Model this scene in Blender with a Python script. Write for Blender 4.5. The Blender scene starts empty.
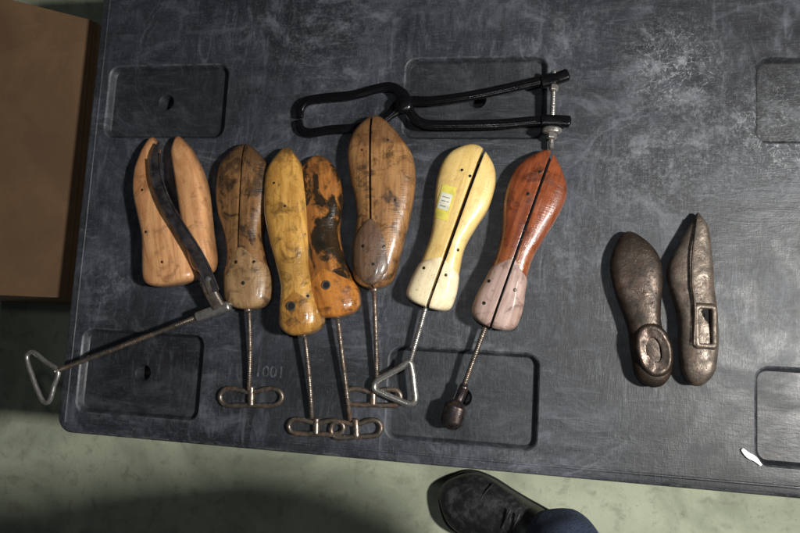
import bpy, bmesh, math, random
from mathutils import Vector, Matrix, noise as mnoise
from mathutils.bvhtree import BVHTree
random.seed(4)
scene=bpy.context.scene
COL=scene.collection
scene.view_settings.view_transform='Standard'
scene.view_settings.look='None'
scene.view_settings.exposure=0

# ---------------- camera ----------------
H=1.10; F=650.0
X=Vector((.9837,-.0358,.1765)).normalized()
Y=Vector((.0542,.993,-.1051)); Y=(Y-X*Y.dot(X)).normalized()
Z=X.cross(Y)
R=Matrix((X,Y,Z))
def P(px,py,z=0.0):
    w=R@Vector(((px-400)/F,(266.5-py)/F,-1.0))
    t=(z-H)/w.z
    return Vector((0,0,H))+w*t
cam_d=bpy.data.cameras.new("camera"); cam=bpy.data.objects.new("camera",cam_d); COL.objects.link(cam)
cam_d.lens=F/800*36; cam_d.sensor_width=36; cam_d.clip_end=50; cam_d.clip_start=0.02
cam.matrix_world=Matrix.Translation((0,0,H))@R.to_4x4()
scene.camera=cam
FLOOR=-0.5

# ---------------- node helpers ----------------
def lin(r,g,b):
    f=lambda c:(c/255/12.92 if c/255<=0.04045 else ((c/255+0.055)/1.055)**2.4)
    return (f(r),f(g),f(b),1)
class NT:
    def __init__(s,name):
        s.m=bpy.data.materials.new(name); s.m.use_nodes=True; s.t=s.m.node_tree; s.t.nodes.clear()
        s.out=s.n('ShaderNodeOutputMaterial'); s.b=s.n('ShaderNodeBsdfPrincipled'); s.l(s.b.outputs[0],s.out.inputs[0])
    def n(s,k,**kw):
        x=s.t.nodes.new(k)
        for a,v in kw.items(): setattr(x,a,v)
        return x
    def l(s,a,b): s.t.links.new(a,b)
    def setv(s,sock,v):
        if isinstance(v,bpy.types.NodeSocket): s.l(v,sock)
        else: sock.default_value=v
    def coord(s,attr=None):
        if attr:
            a=s.n('ShaderNodeAttribute',attribute_name=attr); return a.outputs['Vector']
        return s.n('ShaderNodeNewGeometry').outputs['Position']
    def mapping(s,vec,scale=(1,1,1),loc=(0,0,0),rot=(0,0,0)):
        m=s.n('ShaderNodeMapping'); s.l(vec,m.inputs[0]); m.inputs['Location'].default_value=loc
        m.inputs['Rotation'].default_value=rot; m.inputs['Scale'].default_value=scale; return m.outputs[0]
    def noise(s,vec,scale,detail=4,rough=.55,dist=0.0):
        x=s.n('ShaderNodeTexNoise'); s.l(vec,x.inputs['Vector']); x.inputs['Scale'].default_value=scale
        x.inputs['Detail'].default_value=detail; x.inputs['Roughness'].default_value=rough; x.inputs['Distortion'].default_value=dist
        return x.outputs['Fac']
    def rng(s,v,a,b,c=0.0,d=1.0,smooth=True):
        x=s.n('ShaderNodeMapRange'); x.clamp=True
        if smooth: x.interpolation_type='SMOOTHSTEP'
        s.l(v,x.inputs[0]); 
        for i,q in enumerate((a,b,c,d)): x.inputs[i+1].default_value=q
        return x.outputs[0]
    def mix(s,f,a,b,mode='MIX'):
        x=s.n('ShaderNodeMix',data_type='RGBA',blend_type=mode); s.setv(x.inputs[0],f)
        s.setv(x.inputs[6],a); s.setv(x.inputs[7],b); return x.outputs[2]
    def math(s,op,a,b=0.0):
        x=s.n('ShaderNodeMath',operation=op); s.setv(x.inputs[0],a); s.setv(x.inputs[1],b); return x.outputs[0]
    def sep(s,v):
        x=s.n('ShaderNodeSeparateXYZ'); s.l(v,x.inputs[0]); return x.outputs
    def bump(s,h,strength=.3,dist=.001):
        x=s.n('ShaderNodeBump'); s.l(h,x.inputs['Height']); x.inputs['Strength'].default_value=strength; x.inputs['Distance'].default_value=dist
        s.l(x.outputs[0],s.b.inputs['Normal'])
    def blob(s,pos,center,r0,r1):
        d=s.n('ShaderNodeVectorMath',operation='DISTANCE'); s.l(pos,d.inputs[0]); d.inputs[1].default_value=center
        return s.rng(d.outputs['Value'],r0,r1,1,0)

def wood(name,light,mid,dark,stain=.5,grain=1.0,seed=0,zones=(),rough=.34,spot=.6,coat=.45,wobble=.12,blotch=None,bscale=(1,.75,1)):
    k=NT(name); v=k.coord('gc')
    v2=k.mapping(v,(1,1,1),(seed*1.7,seed*.9,seed*.4))
    g=k.noise(k.mapping(v2,(260,16,120)),1.0,6,.6,.6)
    g2=k.noise(k.mapping(v2,(60,7,40)),1.0,3,.5,1.2)
    c=k.mix(k.rng(g2,.3,.72),light,mid)
    c=k.mix(k.math('MULTIPLY',k.rng(g,.5,.75),.45*grain),c,dark)
    m=k.noise(v2,30,8,.66,.8)
    ys=k.sep(v)
    wob=k.noise(v2,22,7,.65,.6)
    for (y0,y1,colr,amt) in zones:
        yy=k.math('ADD',ys[1],k.math('MULTIPLY',k.math('SUBTRACT',wob,.5),wobble))
        a=k.rng(yy,y0-.010,y0+.010); b=k.rng(yy,y1-.010,y1+.010,1,0)
        c=k.mix(k.math('MULTIPLY',k.math('MULTIPLY',a,b),amt),c,colr)
    c=k.mix(k.math('MULTIPLY',k.rng(m,.5,.66),stain),c,dark)
    if blotch:
        bl=k.noise(k.mapping(v2,bscale,(9,4,2)),24,6,.6,.7)
        c=k.mix(k.math('MULTIPLY',k.rng(bl,blotch[0],blotch[0]+.09),blotch[1]),c,blotch[2])
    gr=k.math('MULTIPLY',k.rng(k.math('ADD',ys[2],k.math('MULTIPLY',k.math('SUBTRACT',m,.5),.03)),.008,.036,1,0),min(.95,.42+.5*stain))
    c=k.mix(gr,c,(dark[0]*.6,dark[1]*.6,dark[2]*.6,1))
    sp=k.noise(v2,190,3,.7)
    c=k.mix(k.math('MULTIPLY',k.rng(sp,.62,.7),spot),c,(dark[0]*.35,dark[1]*.35,dark[2]*.35,1))
    scr=k.noise(k.mapping(v2,(30,420,60),rot=(0,0,.5)),1,2,.5)
    c=k.mix(k.math('MULTIPLY',k.rng(scr,.7,.76),.3),c,(min(1,light[0]*1.3),min(1,light[1]*1.3),min(1,light[2]*1.3),1))
    k.l(c,k.b.inputs['Base Color'])
    rg=k.rng(k.noise(v2,60,4),.3,.7,rough-.10,rough+.2); k.l(rg,k.b.inputs['Roughness'])
    k.b.inputs['Coat Weight'].default_value=coat; k.b.inputs['Coat Roughness'].default_value=.12
    k.bump(k.math('ADD',k.math('ADD',g,k.math('MULTIPLY',m,2.0)),k.math('MULTIPLY',scr,.6)),.38,.0015)
    return k.m
def metal(name,c1,c2,rust=None,rustamt=.5,rough=.4,met=.85,scale=120,bump=.3,bd=.0006,pit=0):
    k=NT(name); v=k.coord()
    n=k.noise(v,scale,6,.65,.4); c=k.mix(k.rng(n,.35,.65),c1,c2)
    if rust:
        r=k.noise(v,scale*.45,7,.65,.6); ra=k.math('MULTIPLY',k.rng(r,.46,.62),rustamt)
        c=k.mix(ra,c,rust); k.l(k.rng(ra,0,1,met,met*.25),k.b.inputs['Metallic'])
    else: k.b.inputs['Metallic'].default_value=met
    hgt=k.noise(v,scale*3,5,.7)
    if pit:
        pt=k.rng(k.noise(v,300,3,.7,.3),.58,.72); c=k.mix(k.math('MULTIPLY',pt,pit),c,(c2[0]*.4,c2[1]*.37,c2[2]*.35,1))
        hgt=k.math('SUBTRACT',k.math('ADD',k.math('MULTIPLY',hgt,.5),k.noise(v,60,5,.6)),k.math('MULTIPLY',pt,.3))
    k.l(c,k.b.inputs['Base Color']); k.l(k.rng(n,.3,.7,rough-.1,rough+.2),k.b.inputs['Roughness'])
    k.bump(hgt,bump,bd); return k.m

# ---------------- mesh helpers ----------------
def link_mesh(name,bm,mat,parent=None,axis=None,sharp=38,smooth=True):
    bmesh.ops.recalc_face_normals(bm,faces=bm.faces)
    for f in bm.faces: f.smooth=smooth
    if smooth:
        for e in bm.edges:
            if len(e.link_faces)==2 and e.calc_face_angle(0)>math.radians(sharp): e.smooth=False
    n=len(bm.verts); c=Vector((0,0,0))
    for v in bm.verts: c+=v.co
    c/=max(n,1)
    bm.verts.ensure_lookup_table()
    world=[v.co.copy() for v in bm.verts]
    for v in bm.verts: v.co-=c
    me=bpy.data.meshes.new(name); bm.to_mesh(me); bm.free()
    if axis:
        A,d=axis; nn=Vector((-d.y,d.x,0))
        at=me.attributes.new('gc','FLOAT_VECTOR','POINT')
        for i,w in enumerate(world):
            q=w-A; at.data[i].vector=(q.dot(nn),q.dot(d),w.z)
    me.materials.append(mat)
    o=bpy.data.objects.new(name,me); COL.objects.link(o)
    if parent: o.parent=parent; o.location=c-parent.location
    else: o.location=c
    return o
def empty(name,loc,label,category,group=None):
    e=bpy.data.objects.new(name,None); e.empty_display_size=.03; e.location=loc; COL.objects.link(e)
    e["label"]=label; e["category"]=category
    if group: e["group"]=group
    return e
def crom(pts,t):
    n=len(pts); i=min(int(t),n-2); u=t-i
    p0=pts[max(i-1,0)];p1=pts[i];p2=pts[i+1];p3=pts[min(i+2,n-1)]
    return tuple(.5*((2*b)+(-a+c)*u+(2*a-5*b+4*c-d)*u*u+(-a+3*b-3*c+d)*u**3) for a,b,c,d in zip(p0,p1,p2,p3))
def interp(tab,s):
    if s<=tab[0][0]: return tab[0][1:]
    if s>=tab[-1][0]: return tab[-1][1:]
    for i in range(len(tab)-1):
        if tab[i][0]<=s<=tab[i+1][0]:
            return crom([q[1:] for q in tab], i+(s-tab[i][0])/(tab[i+1][0]-tab[i][0]))
def rings_to_bm(rings,closed=False,cap=True):
    bm=bmesh.new(); V=[[bm.verts.new(p) for p in r] for r in rings]; n=len(rings[0])
    rr=range(len(V) if closed else len(V)-1)
    for i in rr:
        a=V[i]; b=V[(i+1)%len(V)]
        for j in range(n): bm.faces.new((a[j],a[(j+1)%n],b[(j+1)%n],b[j]))
    if cap and not closed:
        for r in (V[0],V[-1]):
            try: bm.faces.new(r)
            except: pass
    return bm
def spow(c,p): return math.copysign(abs(c)**p,c)
def loft(A,B,wid,hei,s0=0,s1=1,capA=.14,capB=.08,pA=2.0,pB=2.4,nx=2.5,rings=64,seg=44,zmf=.42,wob=.0006,base=0.0,seed=0,bend=0.0,nz=None,zexp=.75,zexpB=None):
    A2=Vector(A);B2=Vector(B); d=(B2-A2); L=d.length; d/=L; n=Vector((d.y,-d.x)); nz=nz or nx
    out=[]
    for i in range(rings+1):
        t=(1-math.cos(math.pi*i/rings))/2; t=min(max(t,.0008),.9992); s=s0+(s1-s0)*t
        l,r=interp(wid,s); zt=interp(hei,s)[0]
        c=1.0; ze=zexp if t<.5 else (zexpB or zexp)
        if capA>0 and t<capA: c*=(1-(1-t/capA)**pA)**(1/pA)
        if capB>0 and (1-t)<capB: c*=(1-(1-(1-t)/capB)**pB)**(1/pB)
        zm=base+zt*zmf
        ax=A2+d*(L*s)+n*(bend*math.sin(math.pi*s)); m=(r-l)/2
        hw=(l+r)/2*c; cen=ax+n*m
        pl=P(cen.x-n.x*hw,cen.y-n.y*hw,zm); pr=P(cen.x+n.x*hw,cen.y+n.y*hw,zm)
        cc=(pl+pr)/2; hv=(pr-pl)/2; zc=c**ze
        ring=[]
        for j in range(seg):
            ph=2*math.pi*j/seg; co=math.cos(ph); si=math.sin(ph)
            p=cc+hv*spow(co,2/nx)
            up=(base+zt-zm) if si>0 else (zm-base)
            p.z=zm+up*zc*spow(si,2/nz)
            q=mnoise.noise(p*28+Vector((seed,0,0)))*wob
            p+=Vector((q,q*.5,q if p.z>base+.004 else 0))
            ring.append(p)
        out.append(ring)
    return rings_to_bm(out)
def waxis(A,B):
    a=P(*A,0.0); b=P(*B,0.0); d=(b-a).normalized(); return (a,d)
def split(bm,p,q,side,gap):
    a=P(*p,.03); b=P(*q,.03); a.z=b.z=0; d=(b-a).normalized(); n=Vector((-d.y,d.x,0))*side
    bmesh.ops.bisect_plane(bm,geom=bm.verts[:]+bm.edges[:]+bm.faces[:],plane_co=a-n*gap,plane_no=n,clear_outer=True,dist=1e-6)
    be=[e for e in bm.edges if len(e.link_faces)==1]
    if be:
        bmesh.ops.holes_fill(bm,edges=be,sides=0)
        be2=[e for e in be if e.is_valid and len(e.link_faces)==2 and e.calc_face_angle(0)>.5]
        try: bmesh.ops.bevel(bm,geom=be2,offset=.0007,segments=2,affect='EDGES',profile=.5)
        except Exception as ex: print(ex)
    return bm
def sample_path(pts,n,closed=False):
    out=[]
    if closed:
        m=len(pts)
        for i in range(n):
            t=i/n*m; k=int(t); u=t-k
            q=[pts[(k-1)%m],pts[k%m],pts[(k+1)%m],pts[(k+2)%m]]
            out.append(crom(q,1+u))
    else:
        for i in range(n+1): out.append(crom(pts,min(i/n*(len(pts)-1),len(pts)-1-1e-6)))
    return out
def tube(pts,w,h=None,n=60,seg=14,closed=False,sq=2.0,prof=None,thread=0,world=False,endround=True):
    if h is None: h=w
    W=[tuple(p) if world else tuple(P(*p)) for p in pts]
    if thread:
        L=sum((Vector(W[i+1])-Vector(W[i])).length for i in range(len(W)-1)); n=int(L/.0007)
    S=[Vector(q) for q in sample_path(W,n,closed)]
    N=len(S); rings=[]
    for i in range(N):
        if closed: d=S[(i+1)%N]-S[i-1]
        else: d=S[min(i+1,N-1)]-S[max(i-1,0)]
        d.normalize()
        side=d.cross(Vector((0,0,1)))
        if side.length<.05: side=Vector((1,0,0))
        side.normalize(); up=side.cross(d).normalized()
        t=i/(N-1); fw=fh=1
        if prof: fw,fh=prof(t)
        if thread: k=1+ (0.0,.09,.13,.04)[i%4]-.06; fw*=k; fh*=k
        rings.append([S[i]+side*(w*fw*spow(math.cos(a),2/sq))+up*(h*fh*spow(math.sin(a),2/sq)) for a in [2*math.pi*j/seg for j in range(seg)]])
    if not closed and endround:
        def shrink(r,k,off):
            c=sum(r,Vector())/len(r); return [c+(p-c)*k+off for p in r]
        d0=(S[0]-S[1]).normalized(); d1=(S[-1]-S[-2]).normalized(); rr=min(w,h)
        rings=[shrink(rings[0],.35,d0*rr*.45),shrink(rings[0],.8,d0*rr*.28)]+rings+[shrink(rings[-1],.8,d1*rr*.28),shrink(rings[-1],.35,d1*rr*.45)]
    return rings_to_bm(rings,closed)
def join(b,b2):
    me=bpy.data.meshes.new("x"); b2.to_mesh(me); b2.free(); b.from_mesh(me); bpy.data.meshes.remove(me); return b
def bvh_of(bms):
    V=[];Fa=[]
    for b in bms:
        o=len(V); b.verts.index_update(); b.verts.ensure_lookup_table()
        V+=[v.co.copy() for v in b.verts]; Fa+=[[v.index+o for v in f.verts] for f in b.faces]
    return BVHTree.FromPolygons(V,Fa)
def hit(bvh,px,py):
    a=P(px,py,.03); 
    for _ in range(3):
        r=bvh.ray_cast(Vector((a.x,a.y,.5)),Vector((0,0,-1)))
        if r[0] is None: return a,Vector((0,0,1))
        a=P(px,py,r[0].z)
    return r[0],r[1]
def disc(c,nrm,r,h,seg=18,dome=.5):
    q=nrm.to_track_quat('Z','Y').to_matrix()
    rings=[]
    for (k,z) in ((1,-h),(1,h*.4),(.85,h*.8),(.45,h),(.02,h*(1+dome*.1))):
        rings.append([c+q@Vector((r*k*math.cos(a),r*k*math.sin(a),z)) for a in [2*math.pi*j/seg for j in range(seg)]])
    return rings_to_bm(rings)
def ringm(c,nrm,r,t,seg=22,flat=1.0):
    q=nrm.to_track_quat('Z','Y').to_matrix(); pts=[]
    for j in range(seg):
        a=2*math.pi*j/seg; ring=[]
        for k in range(8):
            b=2*math.pi*k/8; ring.append(c+q@Vector(((r+t*math.cos(b))*math.cos(a),(r+t*math.cos(b))*math.sin(a)*flat,t*.6*math.sin(b))))
        pts.append(ring)
    return rings_to_bm(pts,closed=True)

# ---------------- materials ----------------
M_steel=metal("worn_steel",lin(158,148,136),lin(92,82,74),lin(84,54,34),.65,.32)
M_steelb=metal("bright_steel",lin(205,203,198),lin(150,146,140),lin(96,70,48),.25,.24)
M_dark=metal("dark_linkage_steel",lin(92,86,86),lin(52,48,50),lin(80,50,34),.35,.26)
M_spring=metal("grey_spring_steel",lin(116,112,114),lin(62,58,60),lin(72,50,38),.3,.24,.8,60)
M_black=metal("black_japanned_iron",lin(24,24,28),lin(12,12,14),None,0,.22,.5,60,.25,.0010)
M_rustiron=metal("rusty_cast_iron",lin(78,66,57),lin(44,37,32),lin(74,52,40),.5,.34,.6,55,.6,.0014,pit=.5)
M_greyiron=metal("grey_cast_iron",lin(116,105,95),lin(76,68,61),lin(86,66,53),.45,.40,.55,55,.7,.0016,pit=.45)
M_hole=NT("dark_hole"); M_hole.b.inputs['Base Color'].default_value=(.006,.005,.004,1); M_hole.b.inputs['Roughness'].default_value=.9; M_hole=M_hole.m
M_brass=metal("dull_screw_metal",lin(70,60,48),lin(34,28,22),None,0,.4,.7)

def table_mat():
    k=NT("scuffed_dark_plastic"); p=k.coord()
    big=k.noise(p,2.6,7,.6,.5)
    big2=k.noise(k.mapping(p,(1,1,1),(5,2,0)),7,9,.68,.8)
    s1=k.noise(k.mapping(p,(14,60,40),rot=(0,0,.25)),1.0,7,.68,.9)
    s2=k.noise(k.mapping(p,(56,13,40),rot=(0,0,-.45),loc=(3,1,0)),1.0,7,.68,.9)
    s3=k.noise(k.mapping(p,(70,70,40),loc=(1,5,0)),1.0,7,.7,.8)
    dm=k.rng(k.noise(k.mapping(p,loc=(7,7,0)),5,3),.40,.60)
    st=k.math('ADD',k.math('MULTIPLY',s1,dm),k.math('MULTIPLY',s2,k.math('SUBTRACT',1.0,dm)))
    sw=k.noise(k.mapping(p,(1,1.5,1),(2,7,0),(0,0,.4)),8,8,.64,1.2)
    med=k.noise(p,40,8,.72,.6)
    fine=k.noise(p,150,5,.7,.3)
    # fine moulded grain, two crossed directions
    gr1=k.noise(k.mapping(p,(420,60,60),rot=(0,0,.1)),1.0,3,.6); gr2=k.noise(k.mapping(p,(60,420,60),rot=(0,0,.1)),1.0,3,.6)
    grn=k.math('MAXIMUM',gr1,gr2)
    c=k.mix(k.rng(big,.36,.64),lin(32,33,38),lin(50,53,59))
    c=k.mix(k.math('MULTIPLY',k.rng(big2,.48,.68),.5),c,lin(76,80,88))
    c=k.mix(k.math('MULTIPLY',k.rng(sw,.52,.70),.42),c,lin(94,98,106))
    c=k.mix(k.math('MULTIPLY',k.rng(st,.5,.68),.42),c,lin(98,102,110))
    c=k.mix(k.math('MULTIPLY',k.rng(st,.5,.36),.5),c,lin(24,25,28))
    c=k.mix(k.math('MULTIPLY',k.rng(s3,.52,.68),.4),c,lin(26,27,30))
    c=k.mix(k.math('MULTIPLY',k.rng(grn,.56,.72),.28),c,lin(104,107,113))
    c=k.mix(k.math('MULTIPLY',k.rng(fine,.54,.78),.22),c,lin(112,115,120))
    # wiped arcs: bands of circles around a few wrist positions
    for (cx,cy,r0,am,fr) in ((520,330,.30,.3,90),(230,60,.26,.26,110),(690,230,.22,.3,100),(60,250,.3,.22,80)):
        d=k.n('ShaderNodeVectorMath',operation='DISTANCE'); k.l(p,d.inputs[0]); d.inputs[1].default_value=tuple(P(cx,cy,0))
        dd=k.math('ADD',d.outputs['Value'],k.math('MULTIPLY',sw,.05))
        cmb=k.n('ShaderNodeCombineXYZ'); k.l(k.math('MULTIPLY',dd,fr),cmb.inputs[0]); k.l(k.math('MULTIPLY',big2,3),cmb.inputs[1])
        arc=k.rng(k.noise(cmb.outputs[0],1.0,5,.7),.52,.68)
        msk=k.math('MULTIPLY',k.rng(dd,r0-.14,r0-.02),k.rng(dd,r0,r0+.10,1,0))
        c=k.mix(k.math('MULTIPLY',k.math('MULTIPLY',arc,k.math('MULTIPLY',msk,k.rng(big,.4,.6))),am*1.6),c,lin(112,116,124))
    scrn=k.noise(p,26,3,.6,1.6); scrn2=k.noise(k.mapping(p,loc=(4,4,0)),38,3,.6,1.5)
    def ridge(n,w_): return k.rng(k.math('ABSOLUTE',k.math('SUBTRACT',n,.5)),0,w_,1,0)
    scribble=k.math('MAXIMUM',ridge(scrn,.015),ridge(scrn2,.013))
    scribble=k.math('MULTIPLY',scribble,k.rng(fine,.35,.6))
    for (px,py,r0,r1,am,sb) in ((672,62,.0,.11,.6,.75),(785,128,.0,.11,.65,.8),(792,90,.0,.08,.4,.5),(640,165,.0,.16,.35,.15),(715,140,.0,.2,.35,.2),(112,285,.0,.09,.5,.05),(560,250,.0,.14,.28,.05),(470,370,.0,.16,.28,.05),(330,30,.0,.24,.28,.05),(760,330,.0,.16,.25,.1),(560,45,.0,.14,.32,.1),(520,470,.0,.12,.3,.05)):
        b=k.blob(p,tuple(P(px,py,0)),r0,r1)
        sc=k.math('ADD',k.math('MULTIPLY',fine,.3),k.math('ADD',k.math('MULTIPLY',med,.3),k.math('MULTIPLY',sw,.4)))
        c=k.mix(k.math('MULTIPLY',k.math('MULTIPLY',b,k.rng(sc,.47,.62)),am),c,lin(134,138,144))
        c=k.mix(k.math('MULTIPLY',k.math('MULTIPLY',b,scribble),sb),c,lin(178,181,184))
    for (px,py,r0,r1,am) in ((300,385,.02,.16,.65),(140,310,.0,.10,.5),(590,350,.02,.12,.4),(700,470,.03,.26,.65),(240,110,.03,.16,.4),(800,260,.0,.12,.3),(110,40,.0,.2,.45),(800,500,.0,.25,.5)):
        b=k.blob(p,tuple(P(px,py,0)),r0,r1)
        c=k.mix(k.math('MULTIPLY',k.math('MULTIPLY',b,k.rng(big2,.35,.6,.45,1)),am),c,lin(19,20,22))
    dust=k.noise(p,380,2,.6)
    c=k.mix(k.math('MULTIPLY',k.rng(dust,.66,.74),.35),c,lin(130,131,130))
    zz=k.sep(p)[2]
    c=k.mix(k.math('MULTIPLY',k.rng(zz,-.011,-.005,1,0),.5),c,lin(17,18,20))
    wear=k.math('MULTIPLY',k.rng(zz,-.0035,-.0020),k.rng(zz,-.0006,-.0002,1,0))
    c=k.mix(k.math('MULTIPLY',wear,k.rng(med,.4,.62,.0,.35)),c,lin(110,113,118))
    k.l(c,k.b.inputs['Base Color'])
    k.l(k.rng(sw,.3,.7,.38,.60),k.b.inputs['Roughness'])
    k.bump(k.math('ADD',k.math('MULTIPLY',st,.7),k.math('ADD',k.math('MULTIPLY',grn,.35),k.math('MULTIPLY',big2,1.2))),.42,.0024)
    return k.m
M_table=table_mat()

def floor_mat():
    k=NT("stained_concrete"); p=k.coord()
    a=k.noise(p,4,8,.6,.6); b=k.noise(p,120,4,.7); d=k.noise(p,26,6,.65,.5)
    c=k.mix(k.rng(a,.35,.65),lin(174,180,156),lin(140,146,126))
    c=k.mix(k.math('MULTIPLY',k.rng(d,.5,.7),.5),c,lin(112,114,98))
    c=k.mix(k.math('MULTIPLY',k.rng(b,.6,.72),.5),c,lin(80,78,68))
    k.l(c,k.b.inputs['Base Color']); k.b.inputs['Roughness'].default_value=.75; k.bump(k.math('ADD',b,d),.4,.002); return k.m
bm=bmesh.new(); s=4
vs=[bm.verts.new((x,y,FLOOR)) for x,y in ((-s,-s),(s,-s),(s,s),(-s,s))]; bm.faces.new(vs)
fl=link_mesh("floor",bm,floor_mat()); fl["kind"]="structure"; fl["label"]="stained grey concrete floor under the table"

# ---------------- table ----------------
xl=(P(100,0).x+P(59,415).x)/2; yb=(P(200,443).y+P(440,469).y)/2
xr=P(800,250).x+.22; yt=P(400,0).y+.12
def rrect(x0,y0,x1,y1,r,n=8):
    o=[]
    for cx,cy,a in ((x1-r,y1-r,0),(x0+r,y1-r,90),(x0+r,y0+r,180),(x1-r,y0+r,270)):
        for i in range(n+1):
            t=math.radians(a+90*i/n); o.append((cx+r*math.cos(t),cy+r*math.sin(t)))
    return o
T=.055
bm=bmesh.new()
f=bm.faces.new([bm.verts.new((x,y,0)) for x,y in rrect(xl,yb,xr,yt,.03)])
r=bmesh.ops.extrude_face_region(bm,geom=[f])
for v in r['geom']:
    if isinstance(v,bmesh.types.BMVert): v.co.z=-T
bmesh.ops.recalc_face_normals(bm,faces=bm.faces)
te=[e for e in bm.edges if all(abs(v.co.z)<1e-6 for v in e.verts)]
bmesh.ops.bevel(bm,geom=te,offset=.008,segments=4,affect='EDGES',profile=.5)
tt=empty("folding_table",Vector(((xl+xr)/2,(yb+yt)/2,FLOOR)),"dark grey scuffed plastic table top with recessed rounded panels","table")
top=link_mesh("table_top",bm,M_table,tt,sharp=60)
def cutter(profile_rings):
    bm=rings_to_bm([[Vector(p) for p in r] for r in profile_rings]); bmesh.ops.recalc_face_normals(bm,faces=bm.faces)
    me=bpy.data.meshes.new("c"); bm.to_mesh(me); bm.free(); o=bpy.data.objects.new("c",me); COL.objects.link(o); return o
cuts=[]
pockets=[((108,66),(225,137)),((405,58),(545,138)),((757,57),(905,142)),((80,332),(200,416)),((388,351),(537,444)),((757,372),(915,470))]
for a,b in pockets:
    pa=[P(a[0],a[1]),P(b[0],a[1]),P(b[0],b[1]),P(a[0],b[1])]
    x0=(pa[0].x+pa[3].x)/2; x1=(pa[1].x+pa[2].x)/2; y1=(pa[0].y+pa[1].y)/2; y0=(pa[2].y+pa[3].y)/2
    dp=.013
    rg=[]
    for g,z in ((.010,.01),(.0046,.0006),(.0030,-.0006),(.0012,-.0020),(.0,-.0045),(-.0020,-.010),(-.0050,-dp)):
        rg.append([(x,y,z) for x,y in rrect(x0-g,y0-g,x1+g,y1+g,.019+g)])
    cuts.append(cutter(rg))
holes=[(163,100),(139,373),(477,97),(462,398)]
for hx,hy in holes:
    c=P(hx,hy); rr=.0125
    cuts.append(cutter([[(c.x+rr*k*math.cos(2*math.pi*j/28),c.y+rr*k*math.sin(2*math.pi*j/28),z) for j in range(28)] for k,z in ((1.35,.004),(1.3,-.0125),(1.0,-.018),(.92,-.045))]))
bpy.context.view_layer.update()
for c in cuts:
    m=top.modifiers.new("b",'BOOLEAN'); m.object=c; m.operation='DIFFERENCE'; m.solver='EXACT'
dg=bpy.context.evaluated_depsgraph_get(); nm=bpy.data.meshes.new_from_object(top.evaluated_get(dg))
top.modifiers.clear(); top.data=nm
bm=bmesh.new(); bm.from_mesh(nm)
for f in bm.faces: f.smooth=True
for e in bm.edges: e.smooth=not(len(e.link_faces)==2 and e.calc_face_angle(0)>.62)
bm.to_mesh(nm); bm.free()
for c in cuts: bpy.data.objects.remove(c)
for lx in (xl+.09,xr-.09):
    for ly in (yb+.09,yt-.09):
        b=tube([(lx,ly,FLOOR+.002),(lx,ly,-T+.002)],.016,n=4,world=True,endround=False); link_mesh("leg",b,M_dark,tt)
b=tube([(xl+.02,yb+.017,-.0006),(xr-.02,yb+.017,-.0006)],.0024,.0016,n=60,world=True); link_mesh("rim_bead",b,M_table,tt)
b=tube([(xl+.017,yb+.02,-.0006),(xl+.017,yt-.02,-.0006)],.0024,.0016,n=60,world=True); link_mesh("rim_bead",b,M_table,tt)
k=NT("worn_embossing"); en=k.noise(k.coord(),60,5,.65,.5); k.l(k.mix(k.rng(en,.4,.62),lin(44,46,51),lin(78,82,89)),k.b.inputs['Base Color']); k.b.inputs['Roughness'].default_value=.55; M_emb=k.m
def emb(txt,px,py,size,rot=0):
    cu=bpy.data.curves.new("t",'FONT'); cu.body=txt; cu.size=size; cu.extrude=.0006; cu.bevel_depth=.0003
    to=bpy.data.objects.new("t",cu); COL.objects.link(to); bpy.context.view_layer.update()
    me=bpy.data.meshes.new_from_object(to.evaluated_get(bpy.context.evaluated_depsgraph_get())); bpy.data.objects.remove(to)
    bm=bmesh.new(); bm.from_mesh(me); pc=P(px,py)
    bmesh.ops.transform(bm,matrix=Matrix.Translation((pc.x,pc.y,.0004))@Matrix.Rotation(rot,4,'Z'),verts=bm.verts)
    link_mesh("embossed_number",bm,M_emb,tt,smooth=False)
emb("1001",254,376,.028)

# ---------------- cardboard box ----------------
k=NT("cardboard"); p=k.coord(); a=k.noise(p,5,6,.6,.4); b=k.noise(k.mapping(p,(12,420,20)),1,3,.6); d=k.noise(p,40,6,.6)
c=k.mix(k.rng(a,.3,.7),lin(116,88,60),lin(94,70,48)); c=k.mix(k.math('MULTIPLY',k.rng(b,.4,.7),.12),c,lin(84,62,44)); c=k.mix(k.math('MULTIPLY',k.rng(d,.55,.75),.25),c,lin(78,58,40))
k.l(c,k.b.inputs['Base Color']); k.b.inputs['Roughness'].default_value=.9; k.bump(k.math('ADD',b,d),.25,.001); M_card=k.m
bx=empty("cardboard_box",P(20,150,FLOOR),"large brown cardboard box on the floor against the table","box")
ZB=-.07
cor=[P(71,298,ZB),P(-190,288,ZB),P(-150,-40,ZB),P(97,22,ZB)]
bm=bmesh.new()
tv=[bm.verts.new(q) for q in cor]; bv=[bm.verts.new((q.x,q.y,FLOOR+.003)) for q in cor]
bm.faces.new(tv); bm.faces.new(bv)
for i in range(4): bm.faces.new((tv[i],tv[(i+1)%4],bv[(i+1)%4],bv[i]))
bmesh.ops.recalc_face_normals(bm,faces=bm.faces); bmesh.ops.bevel(bm,geom=bm.edges[:],offset=.005,segments=3,affect='EDGES')
link_mesh("carton",bm,M_card,bx)
def flap(qs):
    bm=bmesh.new(); v=[bm.verts.new(q) for q in qs]; f=bm.faces.new(v); r=bmesh.ops.extrude_face_region(bm,geom=[f])
    for g in r['geom']:
        if isinstance(g,bmesh.types.BMVert): g.co.z+=.0035
    bmesh.ops.recalc_face_normals(bm,faces=bm.faces); bmesh.ops.bevel(bm,geom=bm.edges[:],offset=.001,segments=1,affect='EDGES')
    link_mesh("flap",bm,M_card,bx)
def lp(a,b,t): return a+(b-a)*t
up=Vector((0,0,.001))
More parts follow.
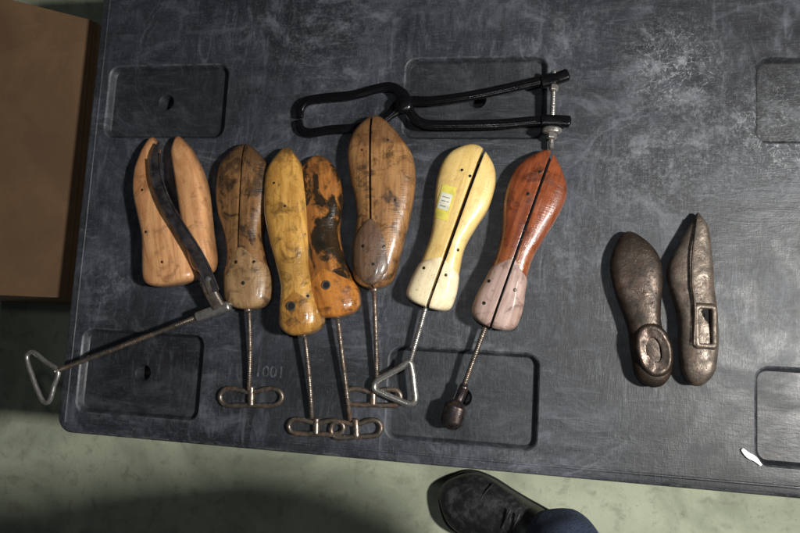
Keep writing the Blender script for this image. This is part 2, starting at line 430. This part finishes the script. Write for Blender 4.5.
flap([lp(cor[0],cor[1],.012)+up,lp(cor[0],cor[1],.5)+up,lp(cor[3],cor[2],.5)+up,lp(cor[3],cor[2],.012)+up])
flap([lp(cor[0],cor[1],.505)+up,lp(cor[0],cor[1],.99)+up,lp(cor[3],cor[2],.99)+up,lp(cor[3],cor[2],.505)+up])

# ---------------- stretchers ----------------
GRP="old shoe stretchers laid out on the table"
def loop_handle(cx,cy,w,h,ang,z,par,mat=None,rad=.0044):
    ca,sa=math.cos(ang),math.sin(ang); W=w/2; Hh=h/2
    base=[(-W,0),(-W*.86,-Hh*.82),(-W*.5,-Hh*.9),(-W*.16,-Hh*.6),(W*.16,-Hh*.6),(W*.5,-Hh*.9),(W*.86,-Hh*.82),(W,0),(W*.84,Hh*.82),(W*.4,Hh*.95),(0,Hh*.9),(-W*.4,Hh*.95),(-W*.84,Hh*.82)]
    pts=[(cx+x*ca-y*sa,cy+x*sa+y*ca,z) for x,y in base]
    b=tube(pts,rad,rad*.85,n=110,seg=12,closed=True)
    b2=tube([(cx+Hh*1.1*sa,cy-Hh*1.1*ca,z),(cx-Hh*.9*sa,cy+Hh*.9*ca,z)],rad*1.4,rad*1.15,n=12,seg=14)
    return link_mesh("handle",join(b,b2),mat or M_steel,par)
def rod(pts,par,r=.0040,mat=None,thread=1):
    return link_mesh("threaded_rod",tube(pts,r,seg=12,thread=thread,n=40),mat or M_steel,par)
def screws(bvh,pts,par,r=.0026,mat=None,name="screw"):
    for x,y in pts:
        c,n=hit(bvh,x,y); link_mesh(name,disc(c,n,r,.0006),mat or M_brass,par)
def ferrule(px,py,dx,dy,z,par,r=.0068,l=5):
    link_mesh("ferrule",tube([(px,py,z),(px+dx*l,py+dy*l,z)],r,n=6,seg=18,sq=2.4),M_steel,par)

def stretcher(A,B,wid,hei,matB,matH,label,slot=None,hs=(.66,1),capA=.16,capB=.08,hcapA=.45,gap=.0018,seed=0,nx=2.6,bend=0.0,nz=2.9,pA=2.0,pB=2.6,grow=.9,rise=.0022,heelw=None,hcapB=None,hsplit=False,hzB=.40):
    e=empty("shoe_stretcher",P((A[0]+B[0])/2,(A[1]+B[1])/2,0),label,"shoe stretcher",GRP)
    ax=waxis(A,B); bodies=[]
    mk=lambda: loft(A,B,wid,hei,0,1,capA,capB,seed=seed,nx=nx,bend=bend,nz=nz,rings=90,seg=52,pA=pA,pB=pB,zexpB=.45)
    if slot:
        for sd in (1,-1):
            b=split(mk(),slot[0],slot[1],sd,gap); bodies.append(b)
    else: bodies.append(mk())
    if heelw is None:
        heelw=[]
        for i in range(13):
            s_=hs[0]+(hs[1]-hs[0])*i/12; l,r=interp(wid,s_); heelw.append((s_,l+grow,r+grow))
    heelh=[(hs[0]+(hs[1]-hs[0])*i/6, interp(hei,hs[0]+(hs[1]-hs[0])*i/6)[0]+rise) for i in range(7)]
    hcb=hcapB or (capB+.004)/(hs[1]-hs[0])
    mh=lambda: loft(A,B,heelw,heelh,hs[0],hs[1]+(.004 if hs[1]==1 else 0),hcapA,hcb,pA=2.1,pB=pB,nx=nx,nz=nz,rings=80,seg=56,seed=seed,bend=bend,zexp=.07,zexpB=hzB)
    hbs=[split(mh(),slot[0],slot[1],sd,gap*.9) for sd in (1,-1)] if (slot and hsplit) else [mh()]
    bvh=bvh_of(bodies+hbs)
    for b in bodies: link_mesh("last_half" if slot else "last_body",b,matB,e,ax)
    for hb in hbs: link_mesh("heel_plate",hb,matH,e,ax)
    return e,bvh
def hei(a,b,c,d): return [(0,a),(.3,b),(.65,c),(1,d)]

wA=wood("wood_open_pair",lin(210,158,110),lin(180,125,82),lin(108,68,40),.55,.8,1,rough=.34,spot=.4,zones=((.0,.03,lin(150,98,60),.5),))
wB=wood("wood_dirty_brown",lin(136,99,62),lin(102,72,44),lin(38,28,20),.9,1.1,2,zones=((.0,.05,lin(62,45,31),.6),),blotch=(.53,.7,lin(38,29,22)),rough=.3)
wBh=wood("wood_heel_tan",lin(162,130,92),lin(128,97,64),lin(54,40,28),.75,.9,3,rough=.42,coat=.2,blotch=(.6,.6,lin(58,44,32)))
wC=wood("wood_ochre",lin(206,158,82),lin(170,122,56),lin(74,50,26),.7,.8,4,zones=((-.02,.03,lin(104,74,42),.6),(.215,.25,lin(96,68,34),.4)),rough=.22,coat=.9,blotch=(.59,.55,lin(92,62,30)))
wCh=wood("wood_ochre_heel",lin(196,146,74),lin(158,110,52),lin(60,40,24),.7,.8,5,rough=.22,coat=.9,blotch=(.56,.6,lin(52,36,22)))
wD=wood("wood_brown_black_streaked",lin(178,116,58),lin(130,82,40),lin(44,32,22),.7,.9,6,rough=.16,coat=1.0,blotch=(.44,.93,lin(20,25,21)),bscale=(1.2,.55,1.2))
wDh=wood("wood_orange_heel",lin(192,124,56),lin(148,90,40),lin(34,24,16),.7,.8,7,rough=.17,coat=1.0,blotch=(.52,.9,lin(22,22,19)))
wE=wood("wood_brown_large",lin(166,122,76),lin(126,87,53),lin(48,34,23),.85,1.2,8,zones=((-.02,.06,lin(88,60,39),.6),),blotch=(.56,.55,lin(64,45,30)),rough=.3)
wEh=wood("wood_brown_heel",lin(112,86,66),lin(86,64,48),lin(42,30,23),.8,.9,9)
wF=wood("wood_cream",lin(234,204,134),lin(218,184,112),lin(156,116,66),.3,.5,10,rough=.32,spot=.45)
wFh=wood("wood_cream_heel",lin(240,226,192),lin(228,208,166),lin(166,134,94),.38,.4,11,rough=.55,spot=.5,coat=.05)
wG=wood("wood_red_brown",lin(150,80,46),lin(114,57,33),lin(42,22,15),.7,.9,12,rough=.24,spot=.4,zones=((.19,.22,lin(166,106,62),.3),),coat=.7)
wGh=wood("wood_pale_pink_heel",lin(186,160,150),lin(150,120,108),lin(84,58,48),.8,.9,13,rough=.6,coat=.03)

# 2
e,bv_=stretcher((246,144),(248,309),[(0,15,14),(.12,25,22),(.27,29,24),(.42,27,20),(.56,20,16),(.68,18,19),(.82,21,24),(.93,20,23),(1,17,20)],hei(.034,.042,.048,.050),
  wB,wBh,"stained dark brown wooden shoe stretcher with dull tan heel",slot=((243,150),(241,290)),hs=(.63,1),seed=2)
screws(bv_,[(236,262),(254,262)],e,.0030); screws(bv_,[(243,283)],e,.0034,M_hole,"peg_hole")
rod([(249,304,.026),(250,350,.018),(249,390,.010)],e); ferrule(248,306,0.02,1,.026,e)
loop_handle(251,397,62,18,0.0,.0055,e)

# 4
e,bv_=stretcher((316,156),(341,317),[(0,16,17),(.12,21,21),(.3,21,21),(.5,21,14),(.66,23,16),(.82,27,22),(.93,25,22),(1,22,19)],hei(.030,.044,.050,.054),
  wD,wDh,"glossy brown wooden shoe stretcher heavily stained greenish black",hs=(.68,1),seed=5,bend=-2,hcapA=.5,rise=.0012,grow=.5)
screws(bv_,[(318,188),(331,216)],e,.0022,M_hole,"peg_hole"); screws(bv_,[(345,268)],e,.0030,M_hole,"peg_hole")
c,n=hit(bv_,326,285); link_mesh("eyelet",ringm(c+n*.0005,n,.0066,.0015),M_steel,e); link_mesh("peg_hole",disc(c,n,.0055,.0007),M_hole,e)
rod([(337,312,.028),(344,370,.018),(350,420,.010)],e); ferrule(337,313,.1,1,.027,e)
loop_handle(356,429,50,17,-.06,.0055,e)

# 3
e,bv_=stretcher((288,148),(302,335),[(0,13,11),(.1,22,13),(.2,27,14),(.35,30,15),(.5,27,14),(.62,22,12),(.74,18,15),(.86,20,21),(.94,20,22),(1,17,19)],hei(.040,.056,.062,.064),
  wC,wCh,"glossy curved ochre wooden shoe stretcher with small dark holes",hs=(.74,1),seed=7,bend=4,hcapA=.5,rise=.0008,grow=.4)
screws(bv_,[(274,183),(285,206)],e,.0022,M_hole,"peg_hole")
c,n=hit(bv_,291,306); link_mesh("eyelet",ringm(c+n*.0005,n,.0070,.0014),M_steel,e); link_mesh("peg_hole",disc(c,n,.0058,.0008),M_hole,e)
screws(bv_,[(308,296)],e,.0026,M_hole,"peg_hole")
rod([(304,328,.030),(309,375,.020),(312,418,.011)],e); ferrule(303,331,.08,1,.029,e)
loop_handle(316,427,55,15,.03,.0055,e)

# 5
e,bv_=stretcher((377,116),(374,289),[(0,17,15),(.1,24,23),(.22,28,36),(.36,25,40),(.5,19,38),(.62,18,34),(.74,20,29),(.86,21,24),(.94,19,20),(1,15,15)],hei(.038,.050,.054,.056),
  wE,wEh,"large worn brown wooden shoe stretcher with dark oval heel piece",slot=((371,112),(374,270)),hs=(.61,.985),seed=9,hcapA=.42,gap=.0022,hcapB=.32,heelw=[(.6,18,16),(.72,20.5,20.5),(.86,21,21),(1,16,16)],rise=.0034,hzB=.12)
screws(bv_,[(363,246),(384,247)],e,.0030); screws(bv_,[(373,264)],e,.0026,M_hole,"peg_hole"); screws(bv_,[(388,140),(362,150),(395,200)],e,.0020,M_hole,"peg_hole")
rod([(374,284,.028),(376,340,.018),(377,390,.010)],e); ferrule(374,286,.02,1,.027,e)
loop_handle(373,397,55,17,.02,.0055,e)

# 6
e,bv_=stretcher((479,146),(427,307),[(0,20,16),(.08,26,22),(.2,30,28),(.34,27,28),(.48,21,22),(.6,18,18),(.74,19,20),(.86,22,23),(.94,23,23),(1,22,22)],hei(.034,.042,.046,.048),
  wF,wFh,"cream coloured wooden shoe stretcher with yellow price sticker",slot=((485,146),(431,300)),hs=(.70,1),seed=11,hcapA=.3,gap=.0032,capA=.14,capB=.06,pB=3,hsplit=True)
screws(bv_,[(424,268),(446,275),(478,163),(462,170),(458,250),(470,176)],e,.0026)
rod([(430,292,.024),(420,328,.020),(410,362,.015)],e,.0042,M_steelb); ferrule(431,290,-.3,1,.028,e,.0078,14)
tri=[(409,362,.015),(400,368,.015),(385,376,.015),(376,382,.015),(375,389,.015),(384,394,.015),(398,400,.015),(409,404,.015),(415,400,.015),(414,386,.015),(412,370,.015)]
link_mesh("handle",tube(tri,.0055,n=110,closed=True,seg=14),M_steelb,e)
def sticker(name,quad,mat,off,par,nu=10,nv=14):
    bm=bmesh.new(); g=[]
    for i in range(nu+1):
        row=[]
        for j in range(nv+1):
            u=i/nu;v=j/nv
            x=(quad[0][0]*(1-u)+quad[1][0]*u)*(1-v)+(quad[3][0]*(1-u)+quad[2][0]*u)*v
            y=(quad[0][1]*(1-u)+quad[1][1]*u)*(1-v)+(quad[3][1]*(1-u)+quad[2][1]*u)*v
            c,n=hit(bv_,x,y); row.append(bm.verts.new(c+n*off))
        g.append(row)
    for i in range(nu):
        for j in range(nv): bm.faces.new((g[i][j],g[i+1][j],g[i+1][j+1],g[i][j+1]))
    return link_mesh(name,bm,mat,par)
def plain(name,c,r=.6):
    k=NT(name); a=k.noise(k.coord(),90,4); k.l(k.mix(k.rng(a,.4,.7),c,(c[0]*.8,c[1]*.8,c[2]*.78,1)),k.b.inputs['Base Color']); k.b.inputs['Roughness'].default_value=r; return k.m
M_yel=plain("yellow_paper",lin(226,212,96)); M_wht=plain("white_paper",lin(228,225,206)); M_ink=plain("grey_ink",lin(140,134,118))
sticker("price_sticker",[(443,184),(457,188),(447,221),(434,217)],M_yel,.0007,e)
sticker("sticker_panel",[(442,192),(453,195.2),(448,211),(437.5,208)],M_wht,.0011,e)
for q in ([(443,196),(450,198.1),(449.8,199),(442.8,196.9)],[(442,200),(446,201.2),(445.8,202.1),(441.8,200.9)],[(447,201.4),(449,202),(448.8,202.9),(446.8,202.3)],[(440.5,205),(446,206.6),(445.8,207.5),(440.3,205.9)]):
    sticker("printed_line",q,M_ink,.0014,e,8,2)

# 7
e,bv_=stretcher((550,151),(491,327),[(0,15,13),(.08,23,21),(.2,29,30),(.34,28,28),(.48,21,22),(.6,18,18),(.74,19,20),(.86,23,24),(.94,23,24),(1,21,22)],hei(.034,.044,.048,.050),
  wG,wGh,"red brown wooden shoe stretcher with chalky pale heel",slot=((553,150),(494,318)),hs=(.62,1),seed=13,hcapA=.3,gap=.0022,capB=.07,pB=2.8,hsplit=True)
screws(bv_,[(489,281),(515,290),(528,194),(540,172)],e,.0030); screws(bv_,[(484,303)],e,.0030,M_hole,"peg_hole")
rod([(491,312,.024),(475,355,.019),(461,394,.014)],e,.0042); ferrule(493,310,-.33,1,.029,e,.0078,14)
b=tube([(464,387,.015),(461,395,.014),(457,404,.0155),(454,413,.0165),(451,425,.0165)],.0185,.0155,n=40,seg=22,sq=2.3,
   prof=lambda t:((.42,.5) if t<.42 else ((.42+.58*min(1,(t-.42)*7)),)*2) if t<.9 else (1-.25*((t-.9)/.1)**2,)*2)
link_mesh("handle_knob",b,M_dark,e)

# 1: opened pair, flaring halves, spring bar between them
e=empty("shoe_stretcher",P(175,215,0),"opened pale wooden shoe stretcher with steel spring bar and long rod","shoe stretcher",GRP)
A=(157,137);B=(180,285); ax=waxis(A,B)
b=loft(A,B,[(0,9,2),(.1,16,0),(.2,24,-3),(.35,29,0),(.5,28,6),(.65,27,12),(.8,30,17),(.92,32,20),(1,29,20)],hei(.030,.042,.050,.052),capA=.12,capB=.06,seed=20,nx=2.8,nz=3.4,pB=2.8)
b=split(b,(164,140),(204,284),1,.0) if False else b
b1=bvh_of([b])
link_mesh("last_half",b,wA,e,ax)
A=(178,137);B=(207,274); ax=waxis(A,B)
b=loft(A,B,[(0,4,6),(.12,8,12),(.3,9,18),(.5,10,18),(.7,11,14),(.88,11,12),(1,8,9)],hei(.030,.044,.052,.052),capA=.12,capB=.08,seed=23,nx=2.8,nz=3.4)
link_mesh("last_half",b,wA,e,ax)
for x,y in ((142,190),(146,232),(162,262)):
    c,n=hit(b1,x,y); link_mesh("screw",disc(c,n,.0024,.0006),M_brass,e)
lev=[(160,143,.042),(155,156,.048),(157,178,.053),(166,204,.057),(181,229,.058),(195,251,.058),(205,270,.055),(214,292,.048)]
link_mesh("lever",join(tube(lev,.0098,.0026,n=100,seg=20,sq=4,prof=lambda t:(.4+.65*min(1,t*2.5),1)),
   join(tube([(x+4.6,y-2.4,z+.002) for x,y,z in lev[1:]],.0018,.0026,n=100,seg=10),tube([(x-4.6,y+2.4,z+.002) for x,y,z in lev[1:]],.0018,.0026,n=100,seg=10))),M_spring,e)
link_mesh("rivet",disc(Vector(P(208,279,.0545)),Vector((0,0,1)),.0048,.0024),M_steelb,e)
link_mesh("yoke",tube([(206,281,.049),(212,294,.044),(219,307,.040)],.0118,.0065,n=20,seg=20,sq=3.5),M_steel,e)
link_mesh("clevis",tube([(229,306,.036),(214,311,.036),(198,317,.036)],.0088,.0088,n=24,seg=20,sq=3.4),M_steelb,e)
link_mesh("threaded_rod",tube([(205,314,.036),(130,343,.033),(56,371,.030)],.0042,seg=12,thread=1),M_steel,e)
tri=[(58,371,.030),(45,361,.030),(33,352,.030),(27,357,.030),(31,372,.030),(38,391,.030),(44,402,.030),(50,400,.030),(54,386,.030)]
link_mesh("handle",tube(tri,.0043,n=90,closed=True,seg=12),M_steelb,e)

# ---------------- black iron clamp ----------------
cl=empty("iron_shoe_stretcher",P(430,105,0),"black cast iron plier shaped shoe stretcher with steel screw","stretching tool")
def arm(name,pts,w,h,prof=None,rib=True):
    b=tube(pts,w,h,n=220,seg=24,sq=4,prof=prof)
    if rib: b=join(b,tube([(x,y,z+h) for x,y,z in pts[1:-1]],w*.3,.0013,n=180,seg=10,sq=2.2))
    link_mesh(name,b,M_black,cl)
pf=lambda c0:(lambda t:((.8+.2*min(1,t*9))*(1+.5*math.exp(-((t-c0)/.05)**2)),1))
arm("arm",[(300,117,.013),(301,108,.014),(308,101,.015),(325,98,.016),(354,95,.017),(376,89,.018),(390,87,.019),(400,92,.020),(406,103,.020),(412,115,.019),(422,123,.018),(442,125,.017),(500,124,.017),(535,121,.017),(566,121,.017)],.0080,.0048,pf(.55))
arm("arm",[(299,121,.010),(301,129,.010),(310,133,.010),(330,130,.010),(355,128,.010),(378,123,.010),(391,114,.010),(400,106,.010),(412,101,.011),(432,101,.014),(470,96,.019),(510,88,.020),(540,81,.020),(565,75,.020)],.0080,.0048,pf(.52))
link_mesh("pivot_boss",disc(Vector(P(403,104,.0245)),Vector((0,0,1)),.0150,.005,seg=28),M_black,cl)
link_mesh("pivot_bolt",disc(Vector(P(403,104,.030)),Vector((0,0,1)),.0070,.003,seg=6),M_black,cl)
link_mesh("arm_knuckle",tube([(542,83,.020),(553,80,.020),(567,75,.020)],.0100,.008,n=24,seg=22,sq=3.5),M_black,cl)
link_mesh("arm_knuckle",tube([(542,121,.017),(554,121,.017),(569,122,.017)],.0098,.008,n=24,seg=22,sq=3.5),M_black,cl)
link_mesh("threaded_rod",tube([(554,71,.022),(553,105,.019),(551,148,.014)],.0044,seg=14,thread=1),M_steelb,cl)
link_mesh("nut",tube([(552,129,.019),(551.8,132,.019)],.0165,.0105,n=6,seg=26),M_steelb,cl)
link_mesh("nut",tube([(551.7,132,.018),(551.4,138,.018)],.0088,.0088,n=6,seg=6),M_steelb,cl)
link_mesh("nut",tube([(554,86,.024),(553.5,90,.024)],.0076,.0076,n=6,seg=6),M_steelb,cl)

# ---------------- iron lasts ----------------
e=empty("cast_iron_last",P(642,310,0),"dark brown cast iron cobbler last with oval socket","shoe last","cast iron shoe lasts side by side")
A=(626,232);B=(657,387); ax=waxis(A,B)
b=loft(A,B,[(0,14,15),(.1,18,22),(.22,23,28),(.36,23,26),(.5,19,19),(.62,17,16),(.78,19,19),(.92,19,18),(1,15,14)],hei(.026,.032,.034,.036),capA=.16,capB=.14,nx=2.5,nz=3.4,seed=30,wob=.0009); bb=bvh_of([b])
link_mesh("last_body",b,M_rustiron,e,ax)
c,n=hit(bb,654,350)
def rough_up(bm,amt,sc=90):
    for v in bm.verts:
        q=mnoise.noise_vector(v.co*sc)*amt; v.co+=q
    return bm
def oval_collar(c,rot,rings,n_=2.2,seg=48):
    out=[]
    for rx,ry,z in rings:
        rg=[]
        for j in range(seg):
            a=2*math.pi*j/seg
            v=Vector((rx*spow(math.cos(a),2/n_),ry*spow(math.sin(a),2/n_),z)); v.rotate(Matrix.Rotation(rot,3,'Z')); rg.append(Vector((c.x,c.y,0))+v)
        out.append(rg)
    return rings_to_bm(out)
ro=math.radians(13)
link_mesh("socket_rim",rough_up(oval_collar(c,ro,[(.0285,.044,.026),(.0270,.042,.0335),(.0250,.0395,.0370),(.0220,.0360,.0385),(.0195,.0325,.0380),(.0165,.0285,.0372),(.0130,.0235,.0375),(.0105,.0195,.0368),(.0088,.0172,.030)]),.0012),M_rustiron,e,sharp=60)
link_mesh("socket",oval_collar(c,ro,[(.0092,.0176,.029),(.0092,.0176,.0330),(.001,.002,.0330)]),M_hole,e)

e=empty("cast_iron_last",P(693,300,0),"brownish grey cast iron cobbler last with raised rectangular socket","shoe last","cast iron shoe lasts side by side")
A=(697,213);B=(696,386); ax=waxis(A,B)
b=loft(A,B,[(0,3,4),(.07,9,10),(.2,21,14),(.33,30,16),(.46,26,18),(.6,19,21),(.75,18,22),(.9,16,19),(1,13,14)],hei(.022,.030,.034,.036),capA=.08,capB=.14,nx=2.5,nz=3.0,seed=34,wob=.0009)
link_mesh("last_body",b,M_greyiron,e,ax)
def rbox(cx,cy,w,l,rot,spec):
    c=P(cx,cy,.040); m=Matrix.Rotation(rot,3,'Z'); rings=[]
    for g,z in spec:
        rings.append([Vector((c.x,c.y,0))+m@Vector((x,y,0))+Vector((0,0,z)) for x,y in rrect(-w-g,-l-g,w+g,l+g,max(.0015,.005+g*.6),5)])
    return rings_to_bm(rings)
link_mesh("socket_block",rough_up(rbox(706,326,.0135,.031,math.radians(1),[(.0065,.022),(.0050,.0325),(.0035,.0370),(.0015,.0390),(0,.0395),(-.0028,.0396),(-.0045,.0386),(-.0055,.027)]),.0012,60),M_greyiron,e,sharp=60)
link_mesh("socket",rough_up(rbox(706,326,.0135,.031,math.radians(1),[(-.0048,.026),(-.0048,.0330),(-.0128,.0332)]),.0004),M_hole,e)
link_mesh("rib",tube([(697,219,.023),(693,250,.0335),(692,280,.0365),(695,308,.0375),(694,345,.0375)],.0022,.0024,n=60,sq=1.5,prof=lambda t:(.7+.4*t,1)),M_greyiron,e)

# ---------------- white clip ----------------
M_w=plain("white_plastic",lin(240,240,240),.4)
o=link_mesh("plastic_clip",tube([(742,449,.002),(748,455,.003),(755,459,.003),(761,465,.002)],.0038,.0012,n=24,seg=12,sq=4,prof=lambda t:(.6+.6*math.sin(math.pi*min(1,t*1.1)),1)),M_w)
o["label"]="small white plastic clip lying on the table edge"; o["category"]="clip"

# ---------------- person ----------------
base=P(530,530,FLOOR)
pe=empty("person",base,"person in blue jeans and black shoes standing at the table","person")
k=NT("black_leather"); p=k.coord(); a=k.noise(p,60,7,.68,.5); a2=k.noise(p,14,4,.6,.5); cc_=k.mix(k.rng(a,.42,.7),lin(30,30,32),lin(72,73,74)); cc_=k.mix(k.math('MULTIPLY',k.rng(a2,.45,.65),.6),cc_,lin(24,24,26)); k.l(cc_,k.b.inputs['Base Color']); k.b.inputs['Roughness'].default_value=.45; k.bump(k.math('ADD',a,a2),.6,.003); M_shoe=k.m
k=NT("blue_denim"); p=k.coord(); a=k.noise(p,300,4,.7); d=k.noise(p,18,5,.6,.8); c=k.mix(k.rng(a,.35,.7),lin(36,45,66),lin(70,82,106)); c=k.mix(k.math('MULTIPLY',k.rng(d,.45,.7),.5),c,lin(28,34,50)); k.l(c,k.b.inputs['Base Color']); k.b.inputs['Roughness'].default_value=.85; k.bump(k.math('ADD',a,k.math('MULTIPLY',d,3)),.5,.003); M_jean=k.m
M_sole=plain("rubber_sole",lin(24,23,23),.7); M_jacket=plain("dark_jacket_cloth",lin(40,42,48),.9)
sh=[(0,21,23),(.12,28,29),(.3,31,31),(.5,28,27),(.75,24,24),(1,21,21)]
hh=[(0,.060),(.2,.078),(.4,.098),(.6,.125),(1,.135)]
def shoe(A,B):
    link_mesh("shoe_sole",loft(A,B,[(s_,l+2.5,r+2.5) for s_,l,r in sh],[(0,.026),(1,.026)],capA=.2,capB=.15,nx=4,base=FLOOR+.003,zmf=.5),M_sole,pe)
    link_mesh("shoe",loft(A,B,sh,hh,capA=.24,capB=.15,nx=2.3,base=FLOOR+.018,zmf=.3,wob=.003,rings=90,seg=60),M_shoe,pe)
    d=(Vector(B)-Vector(A)); n=Vector((d.y,-d.x)).normalized()
    for s_,w_,rd,nm in ((.28,27,.0014,"shoe_seam"),(.50,10,.0022,"shoe_lace"),(.57,10,.0022,"shoe_lace")):
        zz=FLOOR+.018+interp(hh,s_)[0]; pts=[]
        for t in (-1,-.6,-.2,.2,.6,1):
            cx=A[0]+d.x*s_+n.x*w_*t+d.normalized().x*(6*t*t if w_>20 else 0); cy=A[1]+d.y*s_+n.y*w_*t+d.normalized().y*(6*t*t if w_>20 else 0)
            drop=(.020*abs(t)**3.2+.004) if w_>20 else .003*t*t
            pts.append((cx,cy,zz-drop+.001))
        link_mesh(nm,tube(pts,rd,n=24,seg=8),M_shoe,pe)
shoe((440,489),(572,549)); shoe((452,640),(584,700))
def trouser(ankle,hip):
    mid=ankle.lerp(hip,.5)
    pts=[ankle,ankle+Vector((0,-.012,.07)),ankle.lerp(mid,.6)+Vector((0,-.03,0)),mid+Vector((0,-.03,0)),hip]
    b=tube([tuple(q) for q in pts],.080,.075,n=60,seg=40,world=True,endround=False,prof=lambda t:(1+.15*t,1+.15*t))
    for v in b.verts:
        q=mnoise.noise(v.co*14)*.012; v.co+=Vector((q,q,0))
    link_mesh("trouser_leg",b,M_jean,pe)
aL=P(563,543,FLOOR+.13); aR=P(578,700,FLOOR+.13)
hipc=Vector((.30,-.56,.24))
trouser(aL,hipc+Vector((-.05,.06,0))); trouser(aR,hipc+Vector((.03,-.08,0)))
def skin_body():
    me=bpy.data.meshes.new("body"); bm=bmesh.new()
    js=[]; ed=[]
    def J(v,r,par=None):
        js.append((Vector(v),r)); i=len(js)-1
        if par is not None: ed.append((par,i))
        return i
    pel=J(hipc,.15); be=J((.33,-.365,.44),.17,pel); ch=J((.35,-.310,.64),.18,be); s0=J((.33,-.295,.82),.13,ch); nk=J((.26,-.28,.93),.055,s0); hd=J((.21,-.26,1.02),.085,nk); J((.20,-.25,1.11),.07,hd)
    for sg,an in ((1,aL),(-1,aR)):
        hp=hipc+(Vector((-.05,.06,0)) if sg>0 else Vector((.03,-.08,0)))
        h=J(hp+Vector((0,0,-.06)),.07,pel); kn=J(hp.lerp(an,.5)+Vector((0,-.03,0)),.055,h); J(an,.04,kn)
        a_=J((.33-.20*sg,-.30,.80),.062,s0); el=J((.28-.25*sg,-.285,.60),.046,a_); J((.14-.12*sg,-.20,.88),.030,el)
    for v,r in js: bm.verts.new(v-base)
    bm.verts.ensure_lookup_table()
    for a,b in ed: bm.edges.new((bm.verts[a],bm.verts[b]))
    bm.to_mesh(me); bm.free()
    o=bpy.data.objects.new("body",me); COL.objects.link(o); o.parent=pe
    o.modifiers.new("s",'SKIN')
    for i,(v,r) in enumerate(js): me.skin_vertices[0].data[i].radius=(r,r)
    me.skin_vertices[0].data[0].use_root=True
    o.modifiers.new("u",'SUBSURF').levels=2; o.modifiers["u"].render_levels=2
    me.materials.append(M_jacket); return o
skin_body()

# ---------------- light ----------------
w=bpy.data.worlds.new("World"); scene.world=w; w.use_nodes=True
w.node_tree.nodes['Background'].inputs[0].default_value=(.8,.88,1,1); w.node_tree.nodes['Background'].inputs[1].default_value=.03
def area(name,loc,tgt,size,e,colr):
    l=bpy.data.lights.new(name,'AREA'); l.size=size; l.energy=e; l.color=colr; o=bpy.data.objects.new(name,l); COL.objects.link(o)
    o.location=loc; o.rotation_euler=(Vector(tgt)-Vector(loc)).to_track_quat('-Z','Y').to_euler(); return o
area("ceiling_lamp",(1.35,.02,1.75),(-.15,-.1,0),.14,76,(1,.98,.93))
area("camera_flash",(-.02,.12,H+.08),(-.02,.14,0),.05,1.9,(.95,.98,1))
